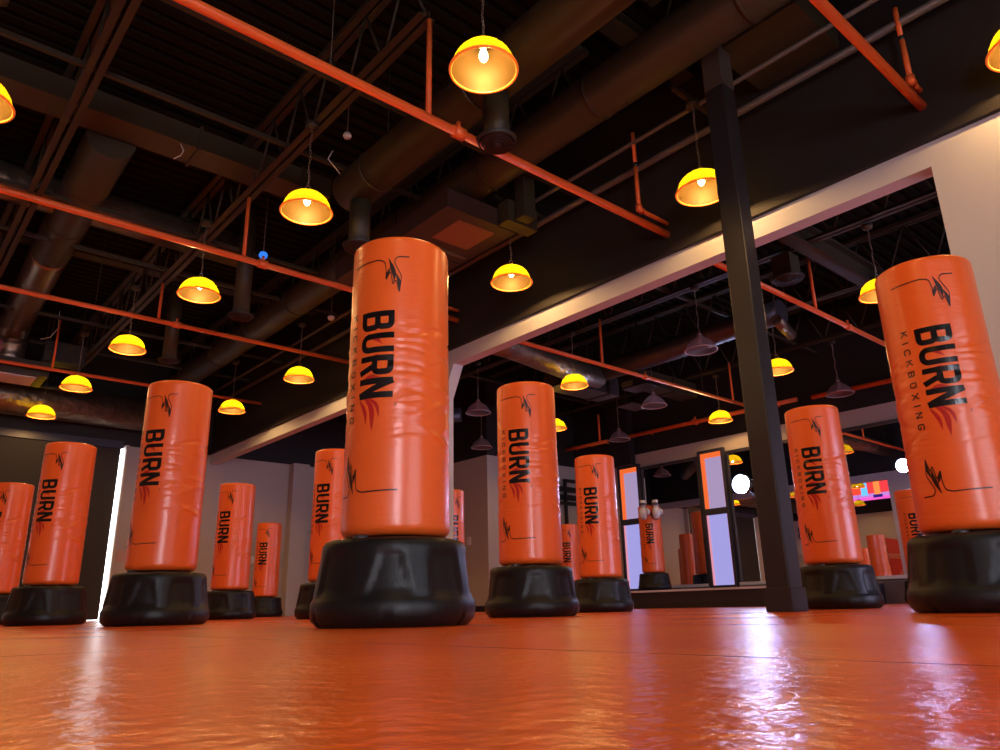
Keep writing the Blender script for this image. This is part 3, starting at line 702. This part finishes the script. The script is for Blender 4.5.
def stub(x, y_, z, top, lab):
    o = empty('pipe_stub', (x, y_, z), 0, lab, 'pipe', 'orange pipe stubs by the opening')
    MB().tube([(0, 0, .02), (0, 0, (top - z) * .55)], .022, 10).build('lower_riser', orangep, o)
    MB().tube([(0, 0, (top - z) * .60), (0, 0, top - z)], .020, 10).build('upper_riser', orangep, o)
    MB().tube([(0, 0, (top - z) * .55), (0, 0, (top - z) * .60)], .026, 10).build('black_clamp', rackm, o)
    MB().tube([(0, 0, .045), (0, 0, .0), (.045, 0, 0)], .034, 12).build('elbow', orangep, o)
    MB().tube([(.02, 0, 0), (XW - x - .005, 0, 0)], .022, 10).build('wall_pipe', orangep, o)
stub(5.29, 3.93, 3.75, 4.62, 'orange pipe riser with elbow beside the end of the top crossing pipe')
stub(5.56, 1.49, 3.86, 4.55, 'orange pipe riser with elbow above the upper right pipe end')
stub(5.29, 7.38, 3.92, 4.55, 'orange pipe riser mostly hidden behind the nearest bag top')
pipe([(XW + T + .005, 7.53, 3.8), (13.25, 7.53, 3.8)], .033, 'orange pipe crossing the second room from header to mirror wall', risers=[(8.8, 7.53, 3.8, 4.6), (12.6, 7.53, 3.8, 4.6)], tees=[(9.9, 7.53, 3.8)])
pipe([(XW + T + .005, 4.2, 3.8), (XM - .005, 4.2, 3.8)], .035, 'orange pipe in second room running right of the column', risers=[(9.37, 4.2, 3.8, 4.6)], tees=[(10.3, 4.2, 3.8)])
pipe([(13.3, 12.73, 3.82), (13.3, 11.38, 3.80)], .045, 'orange wall pipe segment left of the black boxed post', risers=[(13.3, 11.62, 3.8, 4.5)])
pipe([(13.3, 10.72, 3.79), (13.3, 6.6, 3.76)], .045, 'orange wall pipe above the mirrors left of the column', tees=[(13.3, 8.9, 3.78)])
pipe([(13.3, 6.3, 3.73), (13.3, .5, 3.66)], .045, 'orange wall pipe above the mirrors right of the column')

# ------------------------------------------------------------------ mirror wall
PZ = .33
o = empty('raised_platform', (11.9, 5.65, 0), 0, 'low dark platform in front of the mirrors carrying the gloved bag', 'platform')
MB().box(.03, XM - 11.9 - .002, 0, 12.70 - 5.65, 0, PZ - .03).build('riser_face', platd, o)
bevel(MB().box(0, XM - 11.9 - .002, 0, 12.70 - 5.65, PZ - .03, PZ).build('deck_board', darkframe, o), .004)
MB().box(-.012, 0.0, 0, 12.70 - 5.65, PZ - .035, PZ + .002).build('edge_nosing', nosing, o)['label'] = 'pale metallic edge strip'
MB().box(.01, .03, 0, 12.70 - 5.65, 0, .09).build('kick_strip', bb, o)
tag(MB().box(XM - .10, XM - .002, .6, 5.64, 0, .36).build('wall_bench_skirt', platm), 'mauve grey skirting box under the right hand mirror', 'skirting')
def mirror(y0, y1, lab):
    o = empty('wall_mirror', (XM - .03, y0, .40), 0, lab, 'mirror', 'framed wall mirrors of the second room')
    W = y1 - y0; H = 2.68
    MB().box(0, .025, .03, W - .03, .03, H - .03).build('mirror_glass', mirrorm, o)
    mb = MB(); mb.box(-.03, .028, 0, .045, 0, H); mb.box(-.03, .028, W - .045, W, 0, H); mb.box(-.03, .028, .045, W - .045, 0, .05); mb.box(-.03, .028, .045, W - .045, H - .06, H)
    bevel(mb.build('mirror_frame', darkframe, o), .004)
    MB().box(-.07, -.031, .02, W - .02, .0, .055).build('mirror_ledge', nosing, o)
mirror(9.09, 10.64, 'large framed mirror between the two lit panel columns, behind gloved bag')
mirror(6.12, 8.40, 'framed mirror between right lit panel column and the steel column')
mirror(3.6, 6.10, 'framed mirror right of the steel column reflecting the screen')
mirror(1.0, 3.58, 'framed mirror hidden behind the right edge bag')
def lightbox(y0, y1, lab):
    o = empty('lit_panel_column', (XM - .085, y0, .345), 0, lab, 'light panel', 'lit panel columns on mirror wall')
    W = y1 - y0; H = 2.83; D = .083; f = .07; rz0, rz1 = 1.47, 1.60
    mb = MB(); mb.box(0, D, 0, f, 0, H); mb.box(0, D, W - f, W, 0, H); mb.box(0, D, f, W - f, 0, f); mb.box(0, D, f, W - f, H - f, H); mb.box(0, D, f, W - f, rz0, rz1)
    bevel(mb.build('column_frame', darkframe, o), .006)
    MB().box(.06, .07, f, W - f, rz1, H - f).build('upper_light_panel', panel_u, o)
    MB().box(.06, .07, f, W - f, f, rz0).build('lower_light_panel', panel_l, o)
    e = .075
    MB().box(.01, .06, W - f - e, W - f, rz1, H - f).build('upper_edge_strip', edge_o, o)
    MB().box(.01, .06, f, W - f - e, H - f - .10, H - f).build('upper_edge_strip', edge_o, o)
    MB().box(.03, .06, f, f + .02, rz1, H - f - .10).build('upper_edge_strip', edge_p, o)
    MB().box(.03, .06, W - f - .03, W - f, f, rz0).build('lower_edge_strip', edge_p, o)
    MB().box(.03, .06, f, f + .02, f, rz0).build('lower_edge_strip', edge_p, o)
lightbox(10.66, 11.30, 'left tall dark framed column with glowing lavender and orange panels')
lightbox(8.43, 9.07, 'right tall dark framed column with glowing lavender and orange panels')
def flood(y_, z, lab, s=1.6):
    o = empty('flood_light', (XM - .30, y_, z), 0, lab, 'flood light', 'bright white floodlights on the mirror wall')
    MB().tube([(.02, 0, 0), (.16, 0, 0)], .10 * s, 24, rs=[.115 * s, .07 * s]).build('housing', rackm, o)
    MB().tube([(.0, 0, 0), (.019, 0, 0)], .105 * s, 24).build('lens', floodm, o)
    MB().tube([(-.10, 0, 0), (.03, 0, 0)], .118 * s, 28, cap=False).build('hood', rackm, o)  # ring added to keep the flood light off the ceiling
    MB().tube([(.16, 0, 0), (.272, 0, 0)], .02, 8).build('bracket', rackm, o)
flood(7.92, 2.30, 'dazzling white floodlight beside the right lit panel column')
flood(4.87, 2.20, 'dazzling white floodlight touching the left outline of right edge bag', 1.0)

# alcove wall things
o = empty('wall_rack', (0, YC - .03, 0), 0, 'black steel pull up rack on alcove wall left of a bag', 'rack')
for (x0, x1, z0, z1) in ((12.55, 12.60, 2.42, 2.86), (13.06, 13.11, .4, 3.02), (12.55, 13.5, 2.74, 2.86), (12.6, 13.5, 2.42, 2.50), (13.06, 13.5, 2.98, 3.05)):
    MB().box(x0, x1, -.12, -.04, z0, z1).build('rack_bar', rackm, o)
MB().box(12.5, 13.5, -.04, .025, 2.55, 2.68).build('wall_plate', rackm, o)
tag(MB().box(XC - .03, XC - .001, 13.8, 14.35, 1.45, 2.28).build('wall_panel', rackm), 'black wall mounted panel seen right of the nearest bag', 'panel')
def plate(name, x0, x1, y0, y1, z0, z1, lab, m=white):
    o = bevel(tag(MB().box(x0, x1, y0, y1, z0, z1).build(name, m), lab, 'switch'), .004)
    MB().box((x0 * .7 + x1 * .3), (x0 * .3 + x1 * .7), y0 - .004, y0, z0 * .65 + z1 * .35, z0 * .35 + z1 * .65).build('rocker', m, o)
plate('switch_plate', 4.10, 4.26, YB - .012, YB - .001, 1.1, 1.32, 'small pale switch plate beside the bright slit', mat('pink plate', (.6, .35, .3), .5))
plate('switch_plate', 6.72, 7.08, YB - .012, YB - .001, 1.12, 1.27, 'pale wide switch plate on far wall between two bags')
o = bevel(tag(MB().box(XC - .012, XC - .001, 13.36, 13.5, 1.44, 1.62).build('switch_plate', white), 'pale thermostat plate on alcove wall right of nearest bag', 'switch'), .004)
MB().tube([(8.22, YB + .002, 1.86), (8.22, YB - .06, 1.86)], .03, 12).build('door_handle', chainm)
tag(bpy.data.objects['door_handle'], 'tiny metal knob on the far wall beside the pilaster', 'knob')

# boxing gloves on the platform bag
glm = mat('white glove leather', (.62, .60, .66), .4, bump=(30, .2)); gld = mat('dark glove trim', (.05, .05, .07), .5)
def glove(x, y_, z, rz, tilt, lab):
    o = empty('boxing_glove', (x, y_, z), rz, lab, 'glove', 'white boxing gloves on the gloved bag'); o.scale = (1.35, 1.35, 1.35); o.rotation_euler = (tilt, 0, rz)
    mb = MB()
    def gf(j, i):
        t = i / 13; a = 2 * PI * j / 20
        w_ = .062 * math.sin(PI * (0.10 + .86 * t)) ** .55; d = .052 * math.sin(PI * (.10 + .86 * t)) ** .5
        return (w_ * math.cos(a), d * math.sin(a) - .02 * math.sin(PI * t) , -.19 + .2 * t)
    mb.grid(gf, 20, 14, capb=True, capt=True); mb.build('mitt', glm, o)
    MB().tube([(.05, -.01, -.03), (.085, -.02, -.07), (.08, -.03, -.12)], .026, 12, rs=[.022, .028, .018]).build('thumb', glm, o)
    MB().lathe([(.0, -.005), (.040, -.0), (.043, .06), (.046, .10), (.036, .10), (.0, .07)], 20).build('cuff', glm, o)
    MB().lathe([(.045, .02), (.047, .035), (.047, .05), (.045, .06)], 20).build('strap', gld, o)
    return o
bx, by, bz = 12.6, 9.78, .33 + 1.699
for aa, lab in ((R(245), 'white boxing glove hanging on right of the platform bag top'), (R(196), 'white boxing glove hanging on left of the platform bag top')):
    glove(bx + .30 * math.cos(aa), by + .30 * math.sin(aa), bz - .04, aa + PI / 2, 0, lab)
    tag(MB().tube([(bx + .30 * math.cos(aa), by + .30 * math.sin(aa), bz + .05), (bx + .22 * math.cos(aa), by + .22 * math.sin(aa), bz + .05), (bx + .1 * math.cos(aa), by + .1 * math.sin(aa), bz + .02), (bx, by, bz + .012)], .012, 8).build('glove_lace', gld), 'dark lace tying the ' + ('right' if aa > 4 else 'left') + ' glove over the bag top', 'lace')

# left wall: screen and mural (seen in the mirrors)
WX = XL + .002
def wq(pts, x): return [(x, a, b) for a, b in pts]
tv = empty('wall_screen', (XL, 12.87, 3.9), 0, 'bright wall screen showing orange bags, seen in the mirror', 'television')
MB().box(.005, .06, -.96, .96, -.03, .88).build('screen_housing', rackm, tv)
sc = MB().box(.06, .065, -.93, .93, 0, .85).build('display', emis('screen base', (.50, .22, .62), 1.5), tv)
def scr(name, y0, y1, z0, z1, col, s_, k): MB().box(.065, .067 + k * .001, y0, y1, z0, z1).build(name, emis('screen ' + name + str(k), col, s_), sc)
scr('picture_wall', .30, .88, .26, .75, (1, .06, .03), 1.6, 1); scr('picture_wall', -.75, .10, .26, .82, (.9, .05, .06), 1.4, 2)
scr('picture_floor', -.93, .93, 0, .12, (.95, .1, .55), 1.5, 1); scr('picture_banner', .08, .34, .2, .74, (.12, .45, 1.0), 1.8, 3)
scr('picture_bag', -.42, -.18, .16, .8, (1, .22, .05), 1.8, 4); scr('picture_bag_base', -.48, -.12, .08, .2, (.02, .02, .3), 1.0, 5); scr('picture_column', -.84, -.78, .1, .85, (.6, .6, 1), 1.6, 6)
red1 = mat('mural red', (.62, .05, .04), .6); red2 = mat('mural deep red', (.55, .03, .02), .6); pink = mat('mural pink', (.60, .16, .13), .6)
mur = [([(13.2, 2.52), (11.2, 2.1), (11.2, 1.62), (13.2, 1.86)], red1, 'upper red painted mural stripe seen in the mirror'),
       ([(13.25, 1.70), (11.6, 1.56), (12.5, .80), (13.25, 1.36)], red2, 'lower deep red painted mural wedge seen in the mirror'),
       ([(13.2, 1.84), (11.2, 1.60), (11.2, .5), (12.45, .80), (11.9, 1.54), (13.2, 1.68)], pink, 'pink painted mural band seen in the mirror')]
for k, (pts, m_, lab) in enumerate(mur):
    mb = MB(); x0 = XL + .0005; x1 = XL + .003 + .001 * k; n = len(pts)
    mb.quad([(x1, a, b) for a, b in pts]); mb.quad([(x0, a, b) for a, b in reversed(pts)])
    for i in range(n):
        a, b = pts[i], pts[(i + 1) % n]; mb.quad([(x0, *a), (x0, *b), (x1, *b), (x1, *a)])
    tag(mb.build('painted_stripe', m_), lab, 'mural', 'mural stripes')
bn = empty('wall_banner', (XL, 16.0, 2.0), 0, 'pale banner with a dark round number eight, seen in mirror', 'banner')
MB().box(.003, .015, -.35, .3, 0, 1.35).build('banner_cloth', mat('banner cloth', (.6, .58, .6), .6), bn)
mb = MB()
for zc, rr in ((1.0, .12), (.74, .14)): mb.tube([(.022, rr * math.cos(t), zc + rr * math.sin(t)) for t in [2 * PI * q / 20 for q in range(21)]], .03, 8, cap=False)
mb.build('banner_figure', mat('banner ink', (.03, .03, .12), .5), bn)

# ------------------------------------------------------------------ world and view
w = bpy.data.worlds.new('world'); S.world = w; w.use_nodes = True
w.node_tree.nodes['Background'].inputs[0].default_value = (.5, .6, .8, 1); w.node_tree.nodes['Background'].inputs[1].default_value = .02
S.view_settings.view_transform = 'Standard'; S.view_settings.look = 'None'; S.view_settings.gamma = 1; S.view_settings.use_curve_mapping = False
S.view_settings.exposure = 0
cy = S.cycles
cy.use_denoising = True; cy.max_bounces = 9; cy.diffuse_bounces = 4; cy.glossy_bounces = 5; cy.transmission_bounces = 5; cy.transparent_max_bounces = 8
cy.sample_clamp_indirect = 6; cy.caustics_reflective = True; cy.caustics_refractive = False
